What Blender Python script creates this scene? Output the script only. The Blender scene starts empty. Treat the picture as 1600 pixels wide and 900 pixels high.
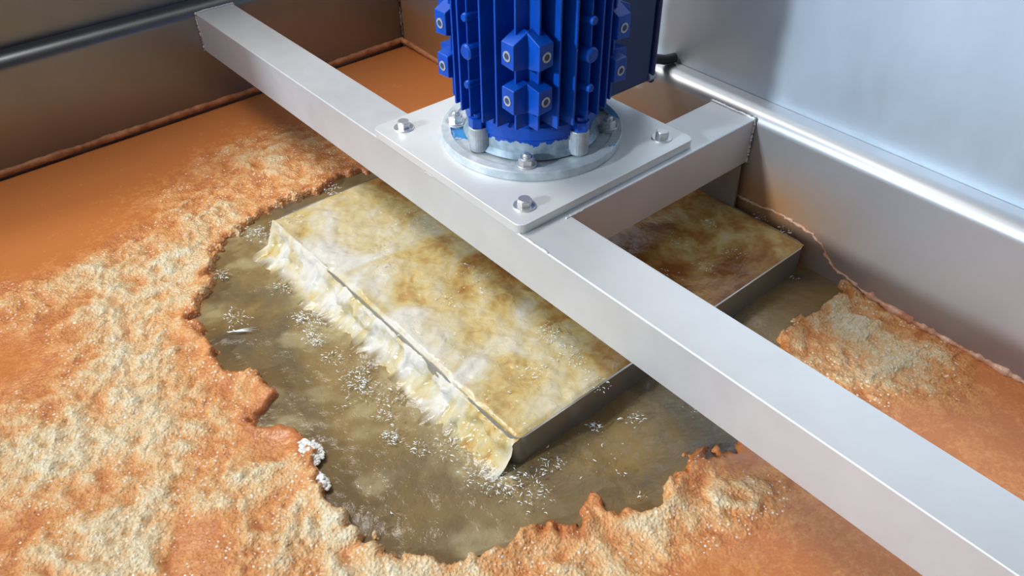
import bpy, bmesh, math, random
import numpy as np
from mathutils import Vector, Matrix
random.seed(7)
SC = bpy.context.scene
COL = SC.collection
PI = math.pi

# ---------------------------------------------------------------- camera, sky, lights, exposure
CAM = (-0.7069, -0.7479, 0.7943); HEAD, PITCH, ROLL, FPX = 0.8681, 0.6990, -0.0084, 1287.37
cam = bpy.data.cameras.new('camera'); co = bpy.data.objects.new('camera', cam); COL.objects.link(co)
fw = Vector((math.cos(HEAD)*math.cos(PITCH), math.sin(HEAD)*math.cos(PITCH), -math.sin(PITCH)))
rt = fw.cross(Vector((0, 0, 1))).normalized(); up = rt.cross(fw)
r2 = rt*math.cos(ROLL)+up*math.sin(ROLL); u2 = -rt*math.sin(ROLL)+up*math.cos(ROLL)
m = Matrix((r2, u2, -fw)).transposed().to_4x4(); m.translation = CAM
co.matrix_world = m
cam.sensor_width = 36; cam.lens = FPX/1600*36; cam.clip_start = .01
SC.camera = co
SC.view_settings.view_transform = 'Standard'; SC.view_settings.look = 'None'
SC.view_settings.exposure = 0.0; SC.view_settings.gamma = 1; SC.view_settings.use_curve_mapping = False

wd = bpy.data.worlds.new('world'); SC.world = wd; wd.use_nodes = True
bg = wd.node_tree.nodes['Background']
# hall surroundings: bluish daylight from the open side (-X), pale ceiling, dim wall behind the viewer (-Y)
_t = wd.node_tree
def _dot(v, lo, hi):
    tc = _t.nodes.new('ShaderNodeTexCoord'); d = _t.nodes.new('ShaderNodeVectorMath'); d.operation = 'DOT_PRODUCT'
    d.inputs[1].default_value = Vector(v).normalized(); _t.links.new(tc.outputs['Generated'], d.inputs[0])
    r = _t.nodes.new('ShaderNodeMapRange'); r.interpolation_type = 'SMOOTHSTEP'
    r.inputs['From Min'].default_value = lo; r.inputs['From Max'].default_value = hi; _t.links.new(d.outputs['Value'], r.inputs[0]); return r.outputs[0]
def _mixc(f, a, b):
    m_ = _t.nodes.new('ShaderNodeMix'); m_.data_type = 'RGBA'; _t.links.new(f, m_.inputs[0])
    for i, v in ((6, a), (7, b)):
        if isinstance(v, tuple): m_.inputs[i].default_value = (*v, 1)
        else: _t.links.new(v, m_.inputs[i])
    return m_.outputs[2]
c_ = _mixc(_dot((.10, .60, 1), .48, .90), (.045, .042, .038), (.66, .66, .64))
c_ = _mixc(_dot((-1, -.05, .30), .70, .95), c_, (.60, .80, 1.10))
_t.links.new(c_, bg.inputs[0]); bg.inputs[1].default_value = 1.0

def light(name, kind, loc, aim, energy, color, **kw):
    l = bpy.data.lights.new(name, kind); l.energy = energy; l.color = color
    for k, v in kw.items(): setattr(l, k, v)
    o = bpy.data.objects.new(name, l); COL.objects.link(o); o.location = loc
    o.rotation_euler = (Vector(aim)-Vector(loc)).to_track_quat('-Z', 'Y').to_euler()
    return o
SUN_DIR = Vector((2.70, -.463, -1.0))
light('low_daylight', 'SUN', Vector((.2, .3, 0))-SUN_DIR*2, (.2, .3, 0), 3.2, (.76, .89, 1.0), angle=math.radians(4))
light('ceiling_lamp', 'AREA', (-.7, 1.55, 2.5), (.1, .2, -.2), 72, (1.0, .97, .93), shape='RECTANGLE', size=1.3, size_y=.9)

# ---------------------------------------------------------------- helpers
def tag(o, label=None, cat=None, group=None, kind=None):
    for k, v in (('label', label), ('category', cat), ('group', group), ('kind', kind)):
        if v: o[k] = v
    return o
def empty(name, loc=(0, 0, 0)):
    o = bpy.data.objects.new(name, None); COL.objects.link(o); o.location = loc; o.empty_display_size = .05
    return o
def link(name, me, mat, parent=None, smooth=False, bevel=0, seg=2):
    me.materials.append(mat)
    if smooth: me.shade_smooth()
    o = bpy.data.objects.new(name, me); COL.objects.link(o)
    if parent: o.parent = parent
    if bevel:
        b = o.modifiers.new('bevel', 'BEVEL'); b.width = bevel; b.segments = seg; b.limit_method = 'ANGLE'; b.angle_limit = math.radians(35)
        b.harden_normals = False
    return o
def from_bm(name, bm, mat, parent=None, **kw):
    bmesh.ops.recalc_face_normals(bm, faces=bm.faces)
    me = bpy.data.meshes.new(name); bm.to_mesh(me); bm.free()
    return link(name, me, mat, parent, **kw)
def bx(bm, x0, x1, y0, y1, z0, z1):
    vs = [bm.verts.new((x, y, z)) for x in (x0, x1) for y in (y0, y1) for z in (z0, z1)]
    for f in ((0, 1, 3, 2), (4, 6, 7, 5), (0, 4, 5, 1), (2, 3, 7, 6), (0, 2, 6, 4), (1, 5, 7, 3)):
        bm.faces.new([vs[i] for i in f])
def prism(bm, pts, z0, z1, M=None):
    lo = [Vector((x, y, z0)) for x, y in pts]; hi = [Vector((x, y, z1)) for x, y in pts]
    if M: lo = [M @ v for v in lo]; hi = [M @ v for v in hi]
    a = [bm.verts.new(v) for v in lo]; b = [bm.verts.new(v) for v in hi]
    n = len(a)
    bm.faces.new(a[::-1]); bm.faces.new(b)
    for i in range(n): bm.faces.new((a[i], a[(i+1) % n], b[(i+1) % n], b[i]))
def circ(r, n, a0=0, cx=0, cy=0): return [(cx+r*math.cos(a0+2*PI*i/n), cy+r*math.sin(a0+2*PI*i/n)) for i in range(n)]
def lathe(bm, prof, n=64, c=(0, 0, 0), closed=True):
    rings = []
    for r, z in prof:
        rings.append([bm.verts.new((c[0]+r*math.cos(2*PI*i/n), c[1]+r*math.sin(2*PI*i/n), c[2]+z)) for i in range(n)])
    k = len(rings)
    for j in range(k if closed else k-1):
        A, B = rings[j], rings[(j+1) % k]
        for i in range(n): bm.faces.new((A[i], A[(i+1) % n], B[(i+1) % n], B[i]))
    if not closed:
        for R_ in (rings[0][::-1], rings[-1]):
            if (R_[0].co-R_[n//2].co).length > 1e-5: bm.faces.new(R_)
def tube(bm, pts, r, n=12, cap=True):
    pts = [Vector(q) for q in pts]; rings = []
    rad = r if isinstance(r, (list, tuple)) else [r]*len(pts)
    prev = None
    for i, q in enumerate(pts):
        d = (pts[min(i+1, len(pts)-1)]-pts[max(i-1, 0)]).normalized()
        s = d.cross(Vector((0, 0, 1)))
        if s.length < .05: s = prev if prev else d.cross(Vector((1, 0, 0)))
        s.normalize(); prev = s; t = s.cross(d).normalized()
        rings.append([bm.verts.new(q+(s*math.cos(2*PI*k/n)+t*math.sin(2*PI*k/n))*rad[i]) for k in range(n)])
    for A, B in zip(rings, rings[1:]):
        for k in range(n): bm.faces.new((A[k], A[(k+1) % n], B[(k+1) % n], B[k]))
    if cap: bm.faces.new(rings[0][::-1]); bm.faces.new(rings[-1])

# numpy noise
def vnoise(x, y, seed=0):
    xi = np.floor(x).astype(np.int64); yi = np.floor(y).astype(np.int64); fx = x-xi; fy = y-yi
    u = fx*fx*fx*(fx*(fx*6-15)+10); v = fy*fy*fy*(fy*(fy*6-15)+10)
    def h(a, b):
        n = (a*374761393+b*668265263+seed*1442695041) & 0xffffffff
        n = ((n ^ (n >> 13))*1274126177) & 0xffffffff
        n = ((n ^ (n >> 16))*2246822519) & 0xffffffff
        return (n & 0xffffff)/float(0xffffff)
    return (h(xi, yi)*(1-u)+h(xi+1, yi)*u)*(1-v)+(h(xi, yi+1)*(1-u)+h(xi+1, yi+1)*u)*v
def fbm(x, y, f, o=4, seed=0, g=.5):
    s = 0; a = 1; t = 0
    for k in range(o):
        s = s+a*vnoise(x*f+17.3*k, y*f-9.1*k, seed+k*11); t += a; a *= g; f *= 2.03
    return s/t          # 0..1
def sstep(a, b, x):
    t = np.clip((x-a)/(b-a), 0, 1); return t*t*(3-2*t)
def poly_sdf(X, Y, P):
    d = np.full(X.shape, 1e9); ins = np.zeros(X.shape, bool); n = len(P)
    for i in range(n):
        ax, ay = P[i]; bx_, by_ = P[(i+1) % n]; ex, ey = bx_-ax, by_-ay
        t = np.clip(((X-ax)*ex+(Y-ay)*ey)/(ex*ex+ey*ey+1e-12), 0, 1)
        d = np.minimum(d, np.hypot(X-ax-t*ex, Y-ay-t*ey))
        c = (ay > Y) != (by_ > Y)
        with np.errstate(divide='ignore', invalid='ignore'):
            xi = ex*(Y-ay)/(ey if ey else 1e-12)+ax
        ins ^= c & (X < xi)
    return np.where(ins, -d, d)
def grid_mesh(name, X, Y, Z, attrs, keep=None):
    ny, nx = X.shape
    idx = np.arange(nx*ny).reshape(ny, nx)
    q = np.stack([idx[:-1, :-1], idx[:-1, 1:], idx[1:, 1:], idx[1:, :-1]], -1).reshape(-1, 4)
    co_ = np.stack([X, Y, Z], -1).reshape(-1, 3)
    if keep is not None:
        k = keep.reshape(-1); q = q[k[q].any(1)]
        used = np.unique(q); mp = np.full(nx*ny, -1); mp[used] = np.arange(len(used)); q = mp[q]; co_ = co_[used]
    else: used = np.arange(nx*ny)
    me = bpy.data.meshes.new(name)
    me.vertices.add(len(co_)); me.vertices.foreach_set('co', co_.astype(np.float32).ravel())
    me.loops.add(q.size); me.loops.foreach_set('vertex_index', q.astype(np.int32).ravel())
    me.polygons.add(len(q)); me.polygons.foreach_set('loop_start', np.arange(0, q.size, 4, dtype=np.int32))
    me.update(calc_edges=True)
    for k, a in attrs.items():
        at = me.attributes.new(k, 'FLOAT', 'POINT'); at.data.foreach_set('value', a.reshape(-1)[used].astype(np.float32))
    me.validate(); me.shade_smooth()
    return me

# ---------------------------------------------------------------- materials
class NT:
    def __init__(s, name):
        s.m = bpy.data.materials.new(name); s.m.use_nodes = True; s.t = s.m.node_tree
        s.b = s.t.nodes['Principled BSDF']
    def n(s, typ, **kw):
        nd = s.t.nodes.new(typ)
        for k, v in kw.items():
            if k.startswith('_'): setattr(nd, k[1:], v)
            else: nd.inputs[k.replace('.', ' ')].default_value = v
        return nd
    def l(s, a, b): s.t.links.new(a, b)
    def set(s, **kw):
        for k, v in kw.items(): s.b.inputs[k.replace('_', ' ')].default_value = v
    def coord(s, scale=(1, 1, 1)):
        c = s.n('ShaderNodeTexCoord'); mp = s.n('ShaderNodeMapping'); mp.inputs['Scale'].default_value = scale
        s.l(c.outputs['Object'], mp.inputs[0]); return mp.outputs[0]
    def noise(s, vec, scale, detail=3, rough=.55, dist=0):
        nd = s.n('ShaderNodeTexNoise', Scale=scale, Detail=detail, Roughness=rough, Distortion=dist)
        s.l(vec, nd.inputs['Vector']); return nd.outputs[0]
    def ramp(s, fac, stops):
        r = s.n('ShaderNodeValToRGB'); e = r.color_ramp.elements
        while len(e) < len(stops): e.new(.5)
        for i, (p, c) in enumerate(stops):
            e[i].position = p; e[i].color = (*c, 1) if len(c) == 3 else c
        s.l(fac, r.inputs[0]); return r.outputs[0]
    def math(s, op, a, b=None):
        nd = s.n('ShaderNodeMath'); nd.operation = op
        for i, v in enumerate((a, b)):
            if v is None: continue
            if isinstance(v, (int, float)): nd.inputs[i].default_value = v
            else: s.l(v, nd.inputs[i])
        return nd.outputs[0]
    def mix(s, fac, a, b):
        nd = s.n('ShaderNodeMix'); nd.data_type = 'RGBA'
        if isinstance(fac, (int, float)): nd.inputs[0].default_value = fac
        else: s.l(fac, nd.inputs[0])
        for i, v in ((6, a), (7, b)):
            if isinstance(v, tuple): nd.inputs[i].default_value = (*v, 1)
            else: s.l(v, nd.inputs[i])
        return nd.outputs[2]
    def attr(s, name): 
        a = s.n('ShaderNodeAttribute'); a.attribute_name = name; return a.outputs['Fac']
    def bump(s, h, strength, dist=.002):
        b = s.n('ShaderNodeBump', Strength=strength, Distance=dist); s.l(h, b.inputs['Height']); s.l(b.outputs[0], s.b.inputs['Normal'])
def lin(r, g, b): 
    f = lambda v: (v/255/12.92 if v/255 <= .04045 else ((v/255+.055)/1.055)**2.4)
    return (f(r), f(g), f(b))

def steel_mat(name, base, metallic, rough, var=.06, scale=(1, 1, 1), bump=.05):
    t = NT(name); v = t.coord(scale)
    n1 = t.noise(v, 6, 5); c = t.ramp(n1, [(.3, tuple(x*(1-var) for x in base)), (.7, tuple(min(1, x*(1+var)) for x in base))])
    t.l(c, t.b.inputs['Base Color']); t.set(Metallic=metallic)
    n2 = t.noise(v, 30, 4); rr = t.n('ShaderNodeMapRange'); rr.inputs['To Min'].default_value = rough-.06; rr.inputs['To Max'].default_value = rough+.06
    t.l(n2, rr.inputs[0]); t.l(rr.outputs[0], t.b.inputs['Roughness'])
    t.bump(t.noise(v, 900, 2), bump, .0005)
    return t.m
M_BEAM = steel_mat('blasted_steel', (.63, .63, .635), .58, .48)
M_PLATE = steel_mat('blasted_plate_steel', (.71, .71, .70), .50, .48)
M_WALL = steel_mat('shaded_stainless_sheet', (.25, .262, .275), .93, .36, .05, (1, 1, .6), .03)  # darker copy of the wall steel, shade of the far side put into the colour
M_UPPER = steel_mat('daylight_tinted_sheet', (.46, .53, .60), .80, .50, .07, (1, 1, .5), .03)  # blue of the daylight put into the base colour
M_BOLT = steel_mat('zinc_bolt_steel', (.62, .61, .60), .75, .30)
M_CAST = steel_mat('bare_cast_aluminium', (.43, .46, .48), .50, .45, .25, (6, 6, 6), .3)
M_THIN = steel_mat('wet_steel_sheet', (.36, .35, .32), .7, .3)

def paint_mat(name, peel=False):
    t = NT(name); v = t.coord()
    n = t.noise(v, 25, 4)
    c = t.ramp(n, [(.3, (.0, .050, .32)), (.7, (.0, .070, .44))])
    t.set(Roughness=.38); t.b.inputs['Specular IOR Level'].default_value = .35
    if peel:
        sep = t.n('ShaderNodeSeparateXYZ'); t.l(v, sep.inputs[0])
        e = t.math('ADD', sep.outputs[2], t.math('MULTIPLY', t.noise(v, 22, 5, .6), .075))
        k = t.math('GREATER_THAN', e, peel)
        sil = t.ramp(t.noise(v, 40, 5), [(.3, lin(115, 135, 148)), (.7, lin(180, 195, 204))])
        t.l(t.mix(k, sil, c), t.b.inputs['Base Color'])
        t.l(t.math('MULTIPLY', t.math('SUBTRACT', 1.0, k), .4), t.b.inputs['Metallic'])
        t.bump(t.noise(v, 60, 4), .25, .002)
    else:
        w_ = t.math('GREATER_THAN', t.noise(v, 9, 6, .65), .69)
        t.l(t.mix(w_, c, lin(120, 160, 195)), t.b.inputs['Base Color'])
        t.bump(t.noise(v, 120, 3), .12, .001)
    return t.m
M_BLUE = paint_mat('blue_enamel')
M_PEEL = paint_mat('flaking_blue_enamel', peel=.083)
def flange_mat():
    t = NT('flange_casting'); v = t.coord()
    k = t.math('GREATER_THAN', t.noise(v, 8, 6, .6), .60)
    sil = t.ramp(t.noise(v, 30, 5), [(.3, lin(165, 175, 180)), (.7, lin(208, 212, 213))])
    t.l(t.mix(k, sil, lin(60, 140, 200)), t.b.inputs['Base Color']); t.set(Metallic=.3, Roughness=.45)
    t.bump(t.noise(v, 50, 4), .3, .002); return t.m
M_FLANGE = flange_mat()
t = NT('dark_blue_enamel'); v = t.coord()
t.l(t.mix(t.math('GREATER_THAN', t.noise(v, 14, 5, .6), .66), (.002, .018, .11), lin(90, 120, 140)), t.b.inputs['Base Color']); t.set(Roughness=.35); M_BOX = t.m
t = NT('black_rubber'); t.set(Base_Color=(.012, .012, .013, 1), Roughness=.5); M_BLACK = t.m
t = NT('dark_bore'); t.set(Base_Color=(.02, .05, .12, 1), Roughness=.6); M_BORE = t.m

CREAM = [(-0.527, 1.108, 0.0), (-0.291, 1.193, 0.0), (-0.053, 1.239, 0.0), (0.099, 1.106, 0.0), (0.15, 0.846, 0.1), (0.504, 1.099, 0.0), (-0.531, 0.923, 0.0), (-0.32, 0.927, 0.1), (-0.244, 0.929, 0.3), (-0.04, 1.013, 0.35), (0.035, 0.989, 0.6), (0.025, 0.877, 0.5), (-0.121, 0.857, 0.6), (-0.233, 0.819, 0.7), (-0.377, 0.789, 0.7), (-0.51, 0.792, 0.5), (-0.63, 0.766, 0.45), (-0.445, 0.656, 1.0), (-0.392, 0.689, 0.9), (-0.353, 0.683, 0.3), (-0.429, 0.542, 0.3), (-0.455, 0.428, 0.2), (-0.507, 0.563, 0.9), (-0.557, 0.496, 0.9), (-0.586, 0.679, 0.35), (-0.685, 0.695, 0.15), (-0.65, 0.555, 0.15), (-0.721, 0.497, 0.4), (-0.709, 0.649, 0.1), (-0.618, 0.486, 0.7), (-0.614, 0.404, 0.9), (-0.715, 0.383, 0.9), (-0.785, 0.377, 0.9), (-0.693, 0.33, 0.9), (-0.503, 0.347, 0.6), (-0.431, 0.324, 0.3), (-0.433, 0.248, 0.15), (-0.503, 0.2, 0.3), (-0.42, 0.163, 0.1), (-0.442, 0.08, 0.3), (-0.489, 0.057, 0.8), (-0.507, 0.104, 0.6), (-0.582, 0.169, 0.6), (-0.55, 0.241, 0.6), (-0.625, 0.238, 0.8), (-0.672, 0.247, 0.4), (-0.785, 0.283, 0.5), (-0.83, 0.25, 0.2), (-0.766, 0.195, 0.6), (-0.687, 0.155, 0.8), (-0.599, 0.064, 0.2), (-0.555, 0.012, 0.3), (-0.503, -0.046, 0.8), (-0.455, -0.088, 0.9), (-0.417, -0.148, 0.9), (-0.368, -0.203, 0.8), (-0.54, -0.055, 0.3), (-0.287, -0.247, 0.6), (-0.238, -0.261, 0.3), (-0.152, -0.279, 0.25), (-0.155, -0.347, 0.7), (-0.198, -0.35, 0.8), (-0.089, -0.362, 0.6), (0.001, -0.335, 0.5), (-0.006, -0.39, 0.6), (0.047, -0.42, 0.3), (-0.02, -0.436, 0.2), (0.024, -0.29, 0.2), (0.075, -0.325, 0.1), (-0.033, -0.48, 0.13), (0.049, -0.55, 0.13), (0.06, -0.49, 0.13), (-0.095, -0.439, 0.1), (0.442, -0.214, 0.3), (0.496, -0.261, 0.8), (0.48, -0.339, 0.9), (0.493, -0.394, 0.9), (0.505, -0.436, 0.8), (0.569, -0.324, 0.6), (0.39, -0.304, 0.3), (0.391, -0.368, 0.7), (0.626, -0.25, 0.3), (0.49, -0.514, 0.13), (0.431, -0.608, 0.13), (0.422, -0.493, 0.13), (0.408, -0.443, 0.1), (0.583, -0.514, 0.1), (0.626, -0.421, 0.2), (-0.713, 1.205, 0.0), (-0.865, 0.513, 0.6), (-0.886, 0.23, 0.3), (-0.43, -0.285, 0.5), (-0.239, -0.45, 0.4), (0.216, -0.653, 0.13)]
POOL_DROPS = [(-0.192, 0.703, 0.046, 55), (-0.318, 0.625, 0.026, 18), (-0.355, 0.483, 0.037, 26), (-0.254, 0.390, 0.043, 60), (-0.268, 0.337, 0.031, 40), (-0.268, 0.187, 0.046, 75), (-0.248, 0.122, 0.037, 22), (-0.295, 0.049, 0.024, 30), (-0.272, 0.000, 0.029, 14), (-0.233, -0.025, 0.043, 30), (-0.224, -0.112, 0.057, 80), (-0.193, -0.175, 0.054, 55), (-0.130, -0.160, 0.034, 22), (-0.028, -0.155, 0.017, 14), (0.033, -0.184, 0.031, 12), (0.122, -0.233, 0.020, 4), (-0.271, 0.269, 0.037, 16), (-0.234, 0.211, 0.029, 20), (-0.178, 0.630, 0.037, 40), (-0.277, 0.094, 0.031, 16), (0.552, -0.137, 0.017, 4), (-0.069, -0.293, 0.011, 3), (-0.180, 0.158, 0.023, 10), (-0.244, 0.507, 0.029, 12), (-0.319, 0.149, 0.020, 4), (-0.061, -0.217, 0.071, 8), (-0.377, -0.055, 0.086, 3)]
TANK_DROPS = [(-0.026, 0.659, 0.029, 24), (-0.055, 0.204, 0.027, 14), (-0.074, 0.399, 0.053, 16), (0.023, 0.011, 0.032, 40), (0.010, -0.051, 0.035, 36), (0.001, -0.122, 0.032, 14), (-0.056, -0.043, 0.027, 16), (0.015, 0.217, 0.067, 14), (0.031, 0.450, 0.080, 16), (-0.154, -0.061, 0.067, 14), (-0.143, 0.618, 0.029, 16), (0.399, 0.042, 0.032, 6), (0.499, 0.042, 0.021, 6), (0.452, -0.059, 0.040, 10), (0.588, -0.020, 0.024, 8), (0.585, -0.077, 0.024, 12), (0.374, -0.044, 0.032, 8), (0.312, -0.017, 0.027, 4), (-0.135, 0.117, 0.107, 20), (-0.064, 0.013, 0.080, 10)]
SCUM =  [(0.146, -0.193), (0.078, -0.185), (0.012, -0.181), (-0.05, -0.175), (-0.096, -0.178), (-0.127, -0.181), (-0.154, -0.198), (-0.169, -0.216), (-0.189, -0.233), (-0.215, -0.237), (-0.253, -0.246), (-0.295, -0.251)]
HOLE= [(0.077, 0.787), (-0.006, 0.764), (-0.07, 0.784), (-0.124, 0.773), (-0.18, 0.756), (-0.249, 0.723), (-0.307, 0.677), (-0.347, 0.602), (-0.409, 0.535), (-0.413, 0.482), (-0.417, 0.43), (-0.435, 0.386), (-0.408, 0.346), (-0.386, 0.302), (-0.388, 0.255), (-0.417, 0.234), (-0.444, 0.227), (-0.43, 0.2), (-0.38, 0.179), (-0.396, 0.142), (-0.397, 0.098), (-0.428, 0.036), (-0.425, -0.045), (-0.416, -0.099), (-0.403, -0.133), (-0.341, -0.197), (-0.302, -0.22), (-0.266, -0.223), (-0.232, -0.23), (-0.181, -0.263), (-0.157, -0.244), (-0.123, -0.253), (-0.115, -0.284), (-0.052, -0.32), (-0.028, -0.303), (0.01, -0.291), (0.055, -0.29), (0.094, -0.31), (0.112, -0.332), (0.368, -0.232), (0.394, -0.219), (0.446, -0.217), (0.503, -0.229), (0.58, -0.225), (0.599, -0.189), (0.644, -0.143), (0.667, -0.105), (0.702, -0.072), (0.716, 0.044), (0.723, 0.12)]
# sludge: orange scum to cream froth
t = NT('orange_sludge'); v = t.coord()
cr = t.attr('cream')
fine = t.noise(v, 150, 5, .68, .5); mid = t.noise(v, 38, 4, .6, .8)
k = t.math('ADD', cr, t.math('MULTIPLY', t.math('SUBTRACT', fine, .5), .55))
k = t.math('ADD', k, t.math('MULTIPLY', t.math('SUBTRACT', mid, .5), .55))
patch = t.math('ADD', t.math('MULTIPLY', cr, 1.0), 0)
c = t.ramp(k, [(.08, (.50, .165, .045)), (.30, (.64, .27, .085)), (.50, (.72, .40, .17)), (.72, (.76, .56, .32)), (.95, (.78, .68, .48))])
vb = t.n('ShaderNodeTexVoronoi', Scale=125.0); t.l(v, vb.inputs['Vector'])
spk = t.math('MULTIPLY', t.math('LESS_THAN', vb.outputs['Distance'], .22), t.math('GREATER_THAN', t.math('ADD', t.noise(v, 22, 3), t.math('MULTIPLY', t.attr('rough'), .16)), .60))
c = t.mix(t.math('MULTIPLY', t.math('MULTIPLY', spk, t.math('GREATER_THAN', t.attr('rough'), .34)), .8), c, (.90, .80, .68))
t.l(c, t.b.inputs['Base Color'])
t.set(Roughness=.24); t.b.inputs['Subsurface Weight'].default_value = .0
vo = t.n('ShaderNodeTexVoronoi', Scale=220.0); vo.feature = 'SMOOTH_F1'; t.l(v, vo.inputs['Vector'])
amp = t.math('ADD', t.math('MULTIPLY', t.attr('rough'), 1.0), .02)
hh = t.math('MULTIPLY', t.math('ADD', t.math('MULTIPLY', vo.outputs['Distance'], -.8), fine), amp)
t.bump(hh, .9, .005)
M_SLUDGE = t.m
t = NT('murky_water'); v = t.coord()
c = t.ramp(t.noise(v, 3.2, 4, .55, 1.2), [(.32, lin(94, 82, 68)), (.52, lin(122, 100, 64)), (.70, lin(142, 117, 74))])
c = t.mix(t.attr('froth'), c, lin(196, 182, 140))
t.l(c, t.b.inputs['Base Color']); t.set(Roughness=.12); t.b.inputs['IOR'].default_value = 1.33
t.bump(t.noise(t.coord((1, 1.3, 1)), 55, 4, .6, 1.2), .35, .004)
M_WATER = t.m
t = NT('aerated_water'); v = t.coord()
w1 = t.noise(v, 8, 4, .5, 1.2); w2 = t.noise(v, 42, 4, .6, 1.0)
k = t.math('ADD', t.math('ADD', t.attr('froth'), t.math('MULTIPLY', t.math('SUBTRACT', w1, .5), 1.5)), t.math('MULTIPLY', t.math('SUBTRACT', w2, .5), .5))
c = t.ramp(k, [(.0, lin(132, 80, 36)), (.28, lin(165, 122, 66)), (.5, lin(190, 165, 108)), (.72, lin(194, 179, 143)), (1.0, lin(204, 197, 184))])
c = t.mix(t.attr('pool'), c, lin(126, 106, 68))
t.l(c, t.b.inputs['Base Color']); t.set(Roughness=.10); t.b.inputs['IOR'].default_value = 1.33
t.bump(w2, .30, .006)
M_FLOW = t.m
t = NT('white_froth'); v = t.coord(); t.set(Base_Color=(.86, .86, .83, 1), Roughness=.15); t.bump(t.noise(v, 260, 3), .5, .003); M_WHITE = t.m
t = NT('pale_residue'); v = t.coord()
t.l(t.ramp(t.noise(v, 30, 4), [(.35, (.50, .19, .08)), (.65, (.75, .48, .34))]), t.b.inputs['Base Color']); t.set(Roughness=.35); t.bump(t.noise(v, 120, 3), .6, .003); M_PINK = t.m
t = NT('scum_residue'); v = t.coord()
t.l(t.ramp(t.noise(v, 40, 4), [(.3, (.32, .10, .03)), (.7, (.66, .28, .12))]), t.b.inputs['Base Color']); t.set(Roughness=.5); t.bump(t.noise(v, 120, 3), .6, .003); M_SCUM = t.m
# sheet for the lower right wall: orange reflection painted into the colour beside the tank
t = NT('stainless_sheet_orange_reflection'); v = t.coord()
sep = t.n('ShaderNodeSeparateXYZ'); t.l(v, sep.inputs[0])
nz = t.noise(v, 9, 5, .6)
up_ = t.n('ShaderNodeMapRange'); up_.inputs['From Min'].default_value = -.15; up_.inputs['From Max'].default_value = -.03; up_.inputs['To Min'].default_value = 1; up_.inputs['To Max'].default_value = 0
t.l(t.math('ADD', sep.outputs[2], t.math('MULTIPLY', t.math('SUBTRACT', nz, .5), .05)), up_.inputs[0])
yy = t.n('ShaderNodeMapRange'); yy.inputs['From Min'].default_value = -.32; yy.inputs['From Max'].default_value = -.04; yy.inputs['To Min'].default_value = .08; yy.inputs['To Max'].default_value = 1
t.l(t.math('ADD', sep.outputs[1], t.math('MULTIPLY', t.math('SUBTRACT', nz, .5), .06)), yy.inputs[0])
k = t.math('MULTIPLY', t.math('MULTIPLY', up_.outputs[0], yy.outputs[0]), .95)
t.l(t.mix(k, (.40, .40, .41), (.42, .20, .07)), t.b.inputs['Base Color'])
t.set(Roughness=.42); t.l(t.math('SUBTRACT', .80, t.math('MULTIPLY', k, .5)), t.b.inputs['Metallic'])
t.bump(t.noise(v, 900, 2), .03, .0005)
M_WALL_REFLECT = t.m

# ---------------------------------------------------------------- dimensions (metres)
H = .0973; W = .10; XR = .6044; YF = 1.3034; LD = .0525; LZ = .0157; WZ = -.2572; T = .0167
BX0, BX1, BY0, BY1, BZ = -.1773, .588, -.1291, .6512, -.2007
MC = (.215, .280)

# ---------------------------------------------------------------- tank shell
def wall_profile():
    r = .030; pts = [(0, -.50), (0, LZ-r)]
    for i in range(1, 11):
        a = i/10*PI/2; pts.append((r-r*math.cos(a), LZ-r+r*math.sin(a)))
    pts.append((LD, LZ)); pts += [(LD, LZ-.004), (r, LZ-.004), (.004, LZ-r), (.004, -.50)]
    return pts
def wall_mesh(name, side, mat):
    bm = bmesh.new(); P = wall_profile()
    if side == 'right': A = [bm.verts.new((XR+o, -1.5, z)) for o, z in P]; B = [bm.verts.new((XR+o, YF+o, z)) for o, z in P]
    else: A = [bm.verts.new((-2.4, YF+o, z)) for o, z in P]; B = [bm.verts.new((XR+o, YF+o, z)) for o, z in P]
    n = len(P)
    for i in range(n): bm.faces.new((A[i], A[(i+1) % n], B[(i+1) % n], B[i]))
    bm.faces.new(A[::-1]); bm.faces.new(B)
    o = from_bm(name, bm, mat); o.data.shade_smooth(); o.data.set_sharp_from_angle(angle=math.radians(40)); return o
tag(wall_mesh('wall_right', 'right', M_WALL_REFLECT), 'lower stainless tank wall at right with rounded shelf edge', kind='structure')
tag(wall_mesh('wall_back', 'back', M_WALL), 'lower stainless tank wall at back left with rounded shelf edge', kind='structure')
bm = bmesh.new(); bx(bm, XR+LD+.0012, XR+LD+.006, -1.5, YF+LD+.006, LZ-.02, .62)
tag(from_bm('wall_right_upper', bm, M_UPPER), 'upper sheet wall with daylight blue put into its colour, set back above the right shelf edge', kind='structure')
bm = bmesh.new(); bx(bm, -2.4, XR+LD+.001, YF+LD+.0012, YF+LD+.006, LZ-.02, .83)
tag(from_bm('wall_back_upper', bm, M_WALL), 'upper sheet wall with shade put into its colour, set back above the far shelf edge', kind='structure')
bm = bmesh.new(); bx(bm, -2.4, XR, -1.5, YF, -.51, -.50)
tag(from_bm('floor', bm, M_WALL), 'tank bottom under the liquid', kind='structure')
bm = bmesh.new(); random.seed(3)
zz = [-.30+i*.0085 for i in range(34)]
tube(bm, [(XR-.002+random.uniform(-.0012, .0012), YF-.002+random.uniform(-.0012, .0012), z) for z in zz], [.004+random.uniform(-.001, .0015) for _ in zz], 8)
tag(from_bm('trim_1', bm, M_WALL, smooth=True), 'vertical weld seam in the tank corner', kind='structure')

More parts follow.
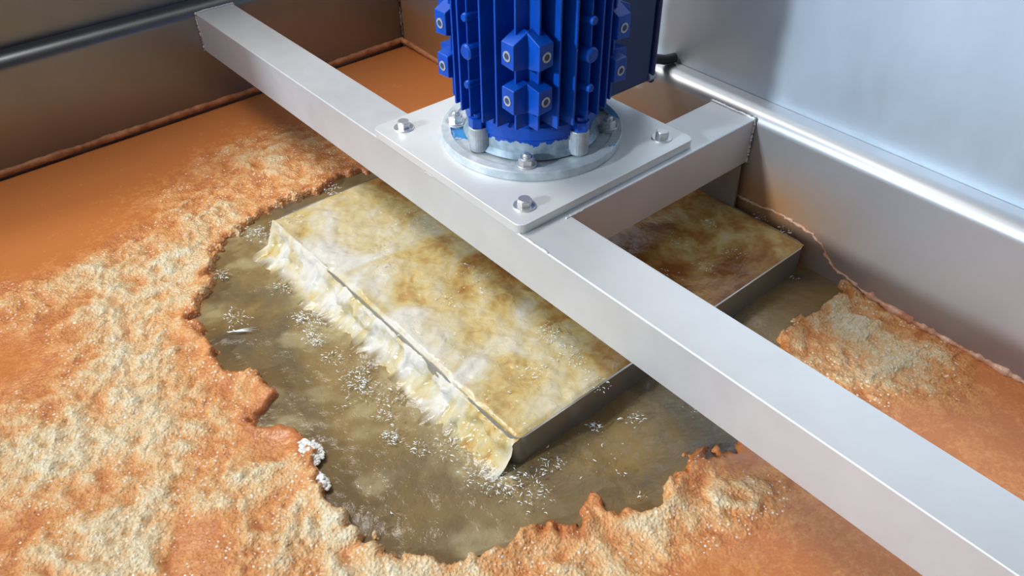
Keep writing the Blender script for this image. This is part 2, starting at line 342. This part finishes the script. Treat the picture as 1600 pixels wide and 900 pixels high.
# ---------------------------------------------------------------- support frame
fr = empty('support_frame', (0, 0, -H))
tag(fr, 'light grey square tube frame, long diagonal beam with short crossbeam under the motor plate', 'support frame')
def tubebeam(name, x0, x1, y0, y1):
    bm = bmesh.new(); bx(bm, x0, x1, y0, y1, 0, H); return from_bm(name, bm, M_BEAM, fr, bevel=.0022, seg=3)
mb = tubebeam('main_beam', 0, W, -1.3, YF-.0005)
cb = tubebeam('crossbeam', W-.001, XR-.0005, .051, .157)
def weld(pts, r, par, n=70, s=1):
    random.seed(s); q = []; P = [Vector(a) for a in pts]; L = [(b-a).length for a, b in zip(P, P[1:])]; tot = sum(L)
    for i in range(n+1):
        d = i/n*tot
        for j, l in enumerate(L):
            if d <= l or j == len(L)-1: q.append(P[j].lerp(P[j+1], min(1, d/l))); break
            d -= l
    bm = bmesh.new(); tube(bm, [a+Vector([random.uniform(-.0006, .0006)]*3) for a in q], [r*random.uniform(.75, 1.35) for _ in q], 8)
    return from_bm('weld_bead', bm, M_BEAM, par, smooth=True)
weld([(-.001, YF-.003, .0), (-.001, YF-.003, H+.001), (W+.001, YF-.003, H+.001), (W+.001, YF-.003, 0)], .0026, mb, 90, 2)
weld([(XR-.004, .050, 0), (XR-.004, .050, H+.001), (XR-.004, .158, H+.001), (XR-.004, .158, 0)], .0026, cb, 90, 5)
weld([(W+.001, .050, H-.002), (W+.001, .050, .002)], .0025, cb, 30, 8)
weld([(W-.012, .0505, H+.0002), (W+.03, .0505, H-.0005)], .0018, cb, 20, 9)
weld([(.002, -.0, H+.0), (.002, .30, H+.0), (-.0008, .31, H-.002), (-.0008, .33, H-.002)], .0012, mb, 60, 11)
# hanger plate between crossbeam and tank
bm = bmesh.new(); prism(bm, [(.045, -.2), (.157, -.2), (.157, -.001), (.05, -.001)], 0, .006, Matrix(((0, 0, 1, XR-.0265), (1, 0, 0, 0), (0, 1, 0, 0), (0, 0, 0, 1))))
for v_ in bm.verts: v_.co.z = max(v_.co.z, -.2007+H-.01)
from_bm('hanger_plate', bm, M_THIN, fr)

# ---------------------------------------------------------------- mounting plate with bolts
mp = empty('mounting_plate', (MC[0], MC[1], 0))
tag(mp, 'square light grey steel plate with rounded corners, bolted on the frame under the blue motor', 'mounting plate')
def rrect(hx, hy, r, n=6):
    o = []
    for cx, cy, a in ((hx-r, hy-r, 0), (-hx+r, hy-r, 90), (-hx+r, -hy+r, 180), (hx-r, -hy+r, 270)):
        o += [(cx+r*math.cos(math.radians(a+90*i/n)), cy+r*math.sin(math.radians(a+90*i/n))) for i in range(n+1)]
    return o
bm = bmesh.new(); prism(bm, rrect(.2163, .2163, .016), .0002, T)
from_bm('plate', bm, M_PLATE, mp, bevel=.0008)
def hexbolt(par, loc, r, h, wr, name='bolt', a0=.3, mat=None, dome=False, washer=True):
    bm = bmesh.new()
    prism(bm, circ(r, 6, a0), 0, h*.82); prism(bm, circ(r*.86, 18), h*.78, h)
    if dome: lathe(bm, [(r*.52, h*.9), (r*.52, h*1.35), (r*.35, h*1.5), (0.0001, h*1.5)], 16, closed=False)
    o = from_bm(name, bm, mat or M_BOLT, par, bevel=.0006); o.location = loc
    if washer:
        bm = bmesh.new(); lathe(bm, [(r*.5, 0), (wr, 0), (wr, .0022), (wr*.96, .0028), (r*.5, .0028)], 32)
        o.location = (loc[0], loc[1], loc[2]+.0026)
        wv = from_bm('washer', bm, M_BOLT, o, smooth=False); wv.location = (0, 0, -.0026)
    return o
for i, (dx, dy) in enumerate(((-1, -1), (-1, 1), (1, -1), (1, 1))):
    hexbolt(mp, (dx*.1705, dy*.1745, T), .0125, .0125, .0195, a0=.5+i*.45)

# ---------------------------------------------------------------- electric motor (aligned with the frame)
mo = empty('electric_motor', (MC[0], MC[1], T))
tag(mo, 'blue finned vertical electric motor with bare metal flange standing on the steel plate', 'motor')
ZF, ZH = .080, .42        # fins: bottom and top, above the plate
bm = bmesh.new()
lathe(bm, [(.09, ZF-.004), (.105, ZF-.004), (.105, ZH), (.09, ZH)], 72)
RO = .143
def fin(off, q, th=.0042):
    xo = math.sqrt(RO*RO-off*off); xi = math.sqrt(max(.101**2-off*off, .055**2)); pts = [(xi, off-th/2-.0008), (xo, off-th/2), (xo, off+th/2), (xi, off+th/2+.0008)]
    c, s = round(math.cos(q*PI/2)), round(math.sin(q*PI/2))
    prism(bm, [(c*x-s*y, s*x+c*y) for x, y in pts], ZF+.004, ZH-.004)
for q in range(4):
    for off in (-.086, -.057, -.029, 0, .029, .057, .086):
        if off == 0: fin(0, q, .0026)
        else: fin(off, q)
from_bm('housing', bm, M_BLUE, mo, bevel=.0008)
# foot lugs: a pair of blocks with a bore at each diagonal, at two heights
def lug(q, mirror, zc, tall):
    # block protrudes along -X at the -X-Y corner; mirrored about the diagonal for the second block
    bm = bmesh.new(); h = .021
    f = lambda x, y, z: Vector((y, x, z)) if mirror else Vector((x, y, z))
    x0, x1, y0, y1 = -.132, -.098, -.103, -.073
    top = zc+h
    vs = [(x0, y0, zc-h), (x0, y1, zc-h+.003), (x1, y1, zc-h-.006), (x1, y0, zc-h-.006), (x0, y0, top), (x0, y1, top), (x1, y1, top+tall), (x1, y0, top+tall)]
    V_ = [bm.verts.new(f(*v_)) for v_ in vs]
    for a in ((0, 1, 5, 4), (1, 2, 6, 5), (2, 3, 7, 6), (3, 0, 4, 7), (4, 5, 6, 7), (0, 3, 2, 1)): bm.faces.new([V_[i] for i in a])
    o = from_bm('foot_lug', bm, M_BLUE, mo, bevel=.0015); o.rotation_euler.z = q*PI/2
    bm = bmesh.new(); prof = [(.0088, 0), (.0088, .0012), (.0055, .0012), (.0055, .0002), (.0001, .0002)]
    lathe(bm, prof, 20, closed=False)
    M_ = Matrix.Translation((x0-.0001, (y0+y1)/2, zc)) @ Matrix.Rotation(-PI/2, 4, 'Y')
    for v_ in bm.verts: v_.co = M_ @ v_.co; v_.co = f(*v_.co)
    from_bm('bolt_hole', bm, M_CAST, o)
    bm = bmesh.new(); lathe(bm, [(.0054, -.0003), (.0054, .0006), (.0001, .0006)], 16, closed=False)
    for v_ in bm.verts: v_.co = M_ @ v_.co; v_.co = f(*v_.co)
    from_bm('bore', bm, M_BORE, o)
for q in range(4):
    for zc, tl in ((.145, .006), (.222, .016), (.36, .006)):
        lug(q, False, zc, tl); lug(q, True, zc, tl)
# bosses and screws along the central fin of each quadrant
for q in range(4):
    if q == 0: continue        # this side carries the terminal box
    for z, r in ((.262, .0075), (.204, .0135), (.146, .0075), (.325, .0135)):
        bm = bmesh.new(); lathe(bm, [(.0001, 0), (r, 0), (r, .034), (r*.8, .037), (.0001, .037)], 20, closed=False)
        bx(bm, -.0015, .0015, -r*.9, -r*.9+.0001, 0, .03)
        M_ = Matrix.Rotation(q*PI/2, 4, 'Z') @ Matrix.Translation((.112, 0, z)) @ Matrix.Rotation(PI/2, 4, 'Y')
        for v_ in bm.verts: v_.co = M_ @ v_.co
        from_bm('cover_boss', bm, M_BLUE, mo)
# bottom end shield, flaking
bm = bmesh.new(); lathe(bm, [(.06, .017), (.128, .017), (.120, .026), (.119, .050), (.1225, .053), (.1225, .076), (.116, .082), (.06, .082)], 96)
es = from_bm('end_shield', bm, M_PEEL, mo, smooth=True); es.data.set_sharp_from_angle(angle=math.radians(35))
for q in range(4):
    c, s = math.cos(q*PI/2), math.sin(q*PI/2)
    bm = bmesh.new(); prism(bm, circ(.0175, 24, 0, .126*c, .126*s), .016, .062)
    prism(bm, [(c*x-s*y, s*x+c*y) for x, y in ((.10, -.017), (.126, -.017), (.126, .017), (.10, .017))], .016, .062)
    from_bm('bolt_post', bm, M_CAST, mo, bevel=.0015)
    bm = bmesh.new(); prism(bm, circ(.0150, 6, .4, .129*c, .129*s), .062, .080); prism(bm, circ(.009, 12, 0, .129*c, .129*s), .080, .088)
    from_bm('shield_bolt', bm, M_BLUE, mo, bevel=.001)
# flange ring
bm = bmesh.new(); lathe(bm, [(.10, .0005), (.169, .0005), (.1695, .0025), (.1695, .0165), (.168, .018), (.152, .018), (.149, .014), (.128, .013), (.10, .018)], 128)
fl = from_bm('flange', bm, M_FLANGE, mo, smooth=True); fl.data.set_sharp_from_angle(angle=math.radians(30))
for i in range(4):
    a = PI/4+i*PI/2; cx, cy = .143*math.cos(a), .143*math.sin(a)
    bm = bmesh.new(); prism(bm, circ(.021, 20, 0, cx, cy), .012, .0182); from_bm('nut_seat', bm, M_CAST, mo, bevel=.001)
    hexbolt(mo, (cx, cy, .0182), .0145, .013, .018, name='nut', a0=.25+i*.6, dome=True)
# terminal box, gland, lid, upper motor
bm = bmesh.new(); bx(bm, .10, .244, -.070, .075, .052, .250)
tb = from_bm('terminal_box', bm, M_BOX, mo, bevel=.006, seg=3)
bm = bmesh.new(); bx(bm, .244, .256, -.074, .079, .048, .254); from_bm('lid', bm, M_BOX, tb, bevel=.004)
for y, z in ((-.066, .060), (-.066, .242), (.071, .060), (.071, .242)):
    bm = bmesh.new(); prism(bm, circ(.009, 16), 0, .02, Matrix.Translation((.240, y, z)) @ Matrix.Rotation(PI/2, 4, 'Y')); from_bm('lid_screw', bm, M_CAST, tb, bevel=.001)
bm = bmesh.new()
lathe(bm, [(.06, ZH), (.125, ZH), (.135, ZH+.012), (.135, ZH+.02), (.06, ZH+.02)], 64)
from_bm('upper_shield', bm, M_BLUE, mo)
bm = bmesh.new(); lathe(bm, [(.0001, ZH+.02), (.138, ZH+.02), (.142, ZH+.03), (.142, ZH+.10), (.125, ZH+.118), (.0001, ZH+.120)], 64, closed=False)
from_bm('fan_cowl', bm, M_BLUE, mo, smooth=False)

# cable from the box to the shelf
bm = bmesh.new()
P = [(.470, .236, .104), (.50, .258, .088), (.53, .283, .070), (.56, .303, .053), (.595, .309, .040), (.622, .309, .030), (.640, .308, .0275), (.652, .306, .027)]
tube(bm, P, .0105, 14)
cab = from_bm('motor_cable', bm, M_BLACK, smooth=True)
tag(cab, 'short black cable running from behind the blue motor to the right shelf edge', 'cable')
bm = bmesh.new(); tube(bm, [(.469, .235, .105), (.484, .246, .0965)], .016, 6); from_bm('cable_gland', bm, M_BLACK, cab)

# ---------------------------------------------------------------- overflow tank below the beams
tk = empty('overflow_tank', (0, 0, WZ))
tag(tk, 'thin walled open steel tank standing in the liquid under the frame, brimming with water', 'tank')
def ring_wall():
    bm = bmesh.new(); r = .022
    def rr(x0, x1, y0, y1, r):
        o = []
        for cx, cy, a in ((x1-r, y1-r, 0), (x0+r, y1-r, 90), (x0+r, y0+r, 180), (x1-r, y0+r, 270)):
            o += [(cx+r*math.cos(math.radians(a+15*i)), cy+r*math.sin(math.radians(a+15*i))) for i in range(7)]
        return o
    A = rr(BX0, BX1, BY0, BY1, r); B = rr(BX0+.003, BX1-.003, BY0+.003, BY1-.003, r-.003)
    z0, z1 = -.50-WZ+.0, BZ-WZ; n = len(A)
    L = [[bm.verts.new((x, y, z)) for x, y in R_] for R_, z in ((A, z0), (A, z1), (B, z1), (B, z0))]
    for j in range(4):
        for i in range(n): bm.faces.new((L[j][i], L[j][(i+1) % n], L[(j+1) % 4][(i+1) % n], L[(j+1) % 4][i]))
    return bm
from_bm('tank_wall', ring_wall(), M_THIN, tk)

# ---------------------------------------------------------------- liquids
HX = .604
POOL = [p_ for p_ in HOLE if p_[0] < HX-.01]+[(.62, -.19), (.62, .66), (.40, .67), (.2, .70)]
ts = .0036
xs = np.arange(-1.5, XR+.0001, ts); xs[-1] = XR; ys = np.arange(-1.25, YF, ts); ys[-1] = YF
X, Y = np.meshgrid(xs, ys)
# scattered cream values -> smooth field
num = np.zeros_like(X); den = np.full_like(X, 1e-9)
for cx, cy, v_ in CREAM:
    dc = math.hypot(cx-CAM[0], cy-CAM[1]); s_ = .024+.014*dc*dc
    w_ = np.exp(-((X-cx)**2+(Y-cy)**2)/(2*s_*s_))+1e-7/((X-cx)**2+(Y-cy)**2+1e-3)
    num += w_*v_; den += w_
base = num/den
wx = fbm(X, Y, 7, 3, 5)-.5; wy = fbm(X, Y, 7, 3, 9)-.5
n1 = fbm(X+wx*.12, Y+wy*.12, 16, 5, 21); n2 = fbm(X+wx*.06, Y+wy*.06, 48, 4, 33); n3 = fbm(X, Y, 120, 3, 41)
act = sstep(.08, .32, base)
cream = np.clip(base*.84+act*((n1-.5)*.75+(n2-.5)*.75)*(.35+.65*(1-abs(base-.5))), 0, 1)
sd = poly_sdf(X+(fbm(X, Y, 18, 3, 51)-.5)*.030, Y+(fbm(X, Y, 18, 3, 57)-.5)*.030, POOL)+(n2-.5)*.030+(n3-.5)*.010
rough = act*np.clip(.45+base*.7+(n1-.5), .1, 1.1)
Z = WZ+.0015+act*((n1-.45)*.010+(n2-.5)*.012*rough+(n3-.5)*.0055*rough)
rim = np.exp(-((sd-.018)/.016)**2)
Z = Z+rim*(.007+(n2-.4)*.007)*np.clip(act+.3, 0, 1)
edge = sstep(.010, -.004, sd)
cream = np.clip(cream-np.exp(-(np.maximum(sd, 0)/.018)**2)*.22+np.where(sd < 0, -.2, 0), 0, 1)
Z = Z*(1-edge)+(WZ-.022)*edge
dw = np.minimum(XR-X, YF-Y); Z = np.where(YF-Y < .012, Z-(1-(YF-Y)/.012)*.004, Z)
keep = sd > -.012
me = grid_mesh('floating_sludge', X, Y, Z, {'cream': cream, 'rough': rough+.04}, keep)
sl = link('floating_sludge', me, M_SLUDGE)
tag(sl, 'orange and cream froth floating on the tank liquid', 'sludge', kind='stuff')

# clear murky pool
xs = np.arange(-.56, XR, .0045); xs[-1] = XR; ys = np.arange(-.42, .86, .0045)
X, Y = np.meshgrid(xs, ys)
dx_ = np.maximum(np.maximum(BX0-X, X-BX1), 0); dy_ = np.maximum(np.maximum(BY0-Y, Y-BY1), 0); db = np.hypot(dx_, dy_)
leftness = sstep(BX0+.02, BX0-.02, X)
turb = np.exp(-db/.045)*(.35+.65*leftness)
Zw = WZ-.006+(fbm(X, Y, 14, 4, 71)-.5)*.008+(fbm(X, Y, 60, 3, 77)-.5)*.010*turb
fr_ = np.clip(np.exp(-db/.040)*leftness*1.4*(fbm(X, Y, 30, 4, 81)*2-.35)+sstep(.60, .78, fbm(X+Y*.4, Y, 11, 5, 87))*.35*leftness, 0, 1)
kp = ~((X > BX0+.012) & (X < BX1-.012) & (Y > BY0+.012) & (Y < BY1-.012))
me = grid_mesh('murky_pool', X, Y, Zw, {'froth': fr_}, kp)
pw = link('murky_pool', me, M_WATER); tag(pw, 'open brown water pool ringed by froth around the steel tank', 'water', kind='stuff')

# water brimming in the tank and sheeting over its long left rim
ny = 300; yv = np.linspace(BY0+.0032, BY1-.0032, ny)
xo = np.arange(BX1-.0032, BX0+.004, -.004)
fall = [(BX0+.004, .0), (BX0+.001, .0), (BX0-.002, -.0025), (BX0-.005, -.007), (BX0-.008, -.014), (BX0-.0105, -.022), (BX0-.013, -.031), (BX0-.016, -.040), (BX0-.021, -.049), (BX0-.029, -.056), (BX0-.040, -.0605), (BX0-.055, -.063), (BX0-.07, -.069)]
Xr_ = np.concatenate([xo, [f[0] for f in fall]]); Zr = np.concatenate([np.zeros(len(xo)), [f[1] for f in fall]])
Xg, Yg = np.meshgrid(Xr_, yv); Zg = np.broadcast_to(Zr, Xg.shape).copy()
nl = fbm(Xg, Yg, 14, 4, 91); nm = fbm(Xg, Yg, 45, 4, 95); nh = fbm(Xg, Yg, 110, 3, 99)
falls = (Xg < BX0+.002)
ampx = .35+.65*sstep(.20, -.16, Xg)
edg = np.clip(np.minimum(np.minimum(Yg-BY0, BY1-Yg), BX1-Xg)/.012, 0, 1)
Zg = np.where(falls, Zg, Zg+.0035*edg+((nl-.5)*.012+(nm-.5)*.005+(nh-.5)*.0008)*ampx*edg*np.clip((Xg-BX0)/.02, .25, 1))-.0015*(1-edg)
# surge lifts over the rim, slack gaps that show the rim between
gap = sstep(.40, .52, fbm(Yg*0+3.3, Yg, 6, 3, 103))
crease = np.exp(-((Xg-(BX0+.004))/.004)**2)
Zg = Zg-.006*crease*gap+np.where(falls, .004*(1-gap), 0)
push = np.where(falls, (fbm(Zg*3, Yg, 22, 4, 107)-.55)*.030+(fbm(Zg*3, Yg, 60, 3, 109)-.5)*.014, 0)
Xg = Xg-push*np.clip((BX0+.002-Xg)/.01, 0, 1)
tail = np.clip((BX0-.035-Xg)/.03, 0, 1); Zg = Zg+np.where(falls, (nm-.5)*.012*(1-tail), 0)
# front and back ends of the fall taper round the corners
froth = .10+.52*sstep(.17, -.02, Xg)+.18*sstep(-.08, -.17, Xg)+(nl-.5)*.5
froth = np.where(falls, .86+(nm-.5)*1.0-.12*sstep(.020, .060, BX0-Xg), froth)
froth = froth+np.where(falls, .35*sstep(BY0+.05, BY0, Yg), 0)
froth = np.where(Xg > .1, .14+(nl-.5)*.7+sstep(.25, .50, Xg)*.18, froth)
dpt = BX0-Xg; poolf = np.where(falls, sstep(.030, .056, dpt+(nm-.5)*.05+(nl-.5)*.04), 0)
me = grid_mesh('brimming_water', Xg, Yg, BZ+Zg, {'froth': np.clip(froth, 0, 1), 'pool': poolf})
bw = link('brimming_water', me, M_FLOW); tag(bw, 'turbulent tan water filling the steel tank and sheeting over its left rim', 'water', kind='stuff')

# spray: glossy white flecks
def flecks(name, clusters, z0, seed, label, smin=.0010, smax=.0052):
    rnd = random.Random(seed); bm = bmesh.new()
    for cx, cy, r, n in clusters:
        for _ in range(int(n*2.2)):
            a = rnd.uniform(0, 2*PI); d = r*math.sqrt(rnd.random())*rnd.uniform(.4, 1.0)
            x, y = cx+d*math.cos(a)*.9, cy+d*math.sin(a)*1.1
            L = rnd.uniform(smin, smax); L *= rnd.random()**.5; wdt = max(.0004, L*rnd.uniform(.10, .34)); th = rnd.gauss(a if rnd.random() < .5 else -.7, .5)
            bend = rnd.uniform(-.6, .6)*L; z = z0+rnd.uniform(.0, .006)
            ct, st = math.cos(th), math.sin(th); pts = []
            for k in range(5):
                u = (k-2)/2; px, py = u*L, bend*(u*u-.4); pts.append((x+px*ct-py*st, y+px*st+py*ct, z+rnd.uniform(0, .0012)))
            tube(bm, pts, [wdt*.25, wdt*.8, wdt, wdt*.7, wdt*.2], 6)
    o = from_bm(name, bm, M_WHITE, smooth=True); tag(o, label, 'spray', kind='stuff'); return o
flecks('pool_spray', POOL_DROPS, WZ-.003, 4, 'white flecks of spray scattered on the brown pool left of the tank')
flecks('tank_spray', TANK_DROPS, BZ+.003, 5, 'white flecks of spray on the water inside the steel tank', .0009, .0038)
# bright bubble clump at the froth's edge
def clump(name, c, rx, ry, n, seed, label, mat=M_WHITE, hz=.012):
    rnd = random.Random(seed); bm = bmesh.new()
    for _ in range(n):
        a = rnd.uniform(0, 2*PI); d = math.sqrt(rnd.random()); r = rnd.uniform(.0016, .0052)*(1.15-.5*d)
        M_ = Matrix.Translation((c[0]+rx*d*math.cos(a), c[1]+ry*d*math.sin(a), WZ+rnd.uniform(.3, 1)*hz*(1-d*.8))) @ Matrix.Diagonal((r, r*rnd.uniform(.8, 1.3), r*.7, 1))
        bmesh.ops.create_icosphere(bm, subdivisions=2, radius=1, matrix=M_)
    o = from_bm(name, bm, mat, smooth=True); tag(o, label, 'froth'); return o
clump('froth_clump', (-.412, .108), .021, .030, 330, 2, 'bright white bubble clump at the froth edge left of the brown pool')
clump('froth_clump', (-.424, .045), .007, .020, 90, 5, 'small pinkish white bubble clump just below the larger one at the pool edge')
# straight glints on the pool, shaped as thin white slivers
bm = bmesh.new(); random.seed(12)
for a0, L, oy in ((.05, .030, 0), (.22, .026, .003), (-.05, .018, -.003)):
    th = math.radians(-38)+a0; x, y = -.360, .442+oy
    tube(bm, [(x-L*math.cos(th), y-L*math.sin(th), WZ+.0005), (x, y, WZ+.002), (x+L*math.cos(th), y+L*math.sin(th), WZ+.001)], [.0004, .0011, .0003], 6)
tag(from_bm('glint_slivers', bm, M_WHITE, smooth=True), 'thin pale glint shaped as slivers on the dark water at the left of the pool', 'straw')  # no real straw: the slivers stand in for a glint on the water

# residue ridges left on the walls
def ridge(name, pts, rad, seed, label, sq=.55):
    rnd = random.Random(seed); bm = bmesh.new(); q = []
    P = [Vector(a) for a in pts]
    for a, b in zip(P, P[1:]):
        n = max(2, int((b-a).length/.006))
        q += [a.lerp(b, i/n) for i in range(n)]
    q.append(P[-1]); rr_ = []; v_ = 1
    for _ in q: v_ = .75*v_+.25*rnd.uniform(.4, 1.6); rr_.append(rad*v_)
    if name == 'scum_line': rr_ = [r_*(1.0 if p_.y > -.26 else 1.9) for r_, p_ in zip(rr_, q)]
    if name == 'scum_line': rr_ = [r_*rnd.uniform(.3, 1.1) for r_ in rr_]; q = [p_+Vector((0, rnd.uniform(-.003, .003), rnd.uniform(-.0022, .0022) if p_.y > -.3 else 0)) for p_ in q]
    tube(bm, q, rr_, 8)
    return from_bm(name, bm, M_SCUM if name == 'scum_ridge' else M_PINK, smooth=True)
o = ridge('scum_ridge', [(-2.2, YF, WZ+.0145), (-.3, YF, WZ+.0145), (.3, YF, WZ+.015), (.52, YF, WZ+.017), (XR-.01, YF-.004, WZ+.020), (XR, YF-.02, WZ+.014), (XR, 1.1, WZ+.004), (XR, .75, WZ+.003)], .0085, 3, '')
tag(o, 'orange residue ridge clinging along the foot of the far wall', 'residue', kind='stuff')
sc = [(XR-.001, y, z) for y, z in SCUM]
o = ridge('scum_line', sc+[(XR-.001, -.36, WZ+.003), (XR-.001, -.55, WZ+.003), (XR-.001, -.9, WZ+.001)], .0046, 9, '')
tag(o, 'pinkish residue line on the right wall behind the steel tank', 'residue', kind='stuff')
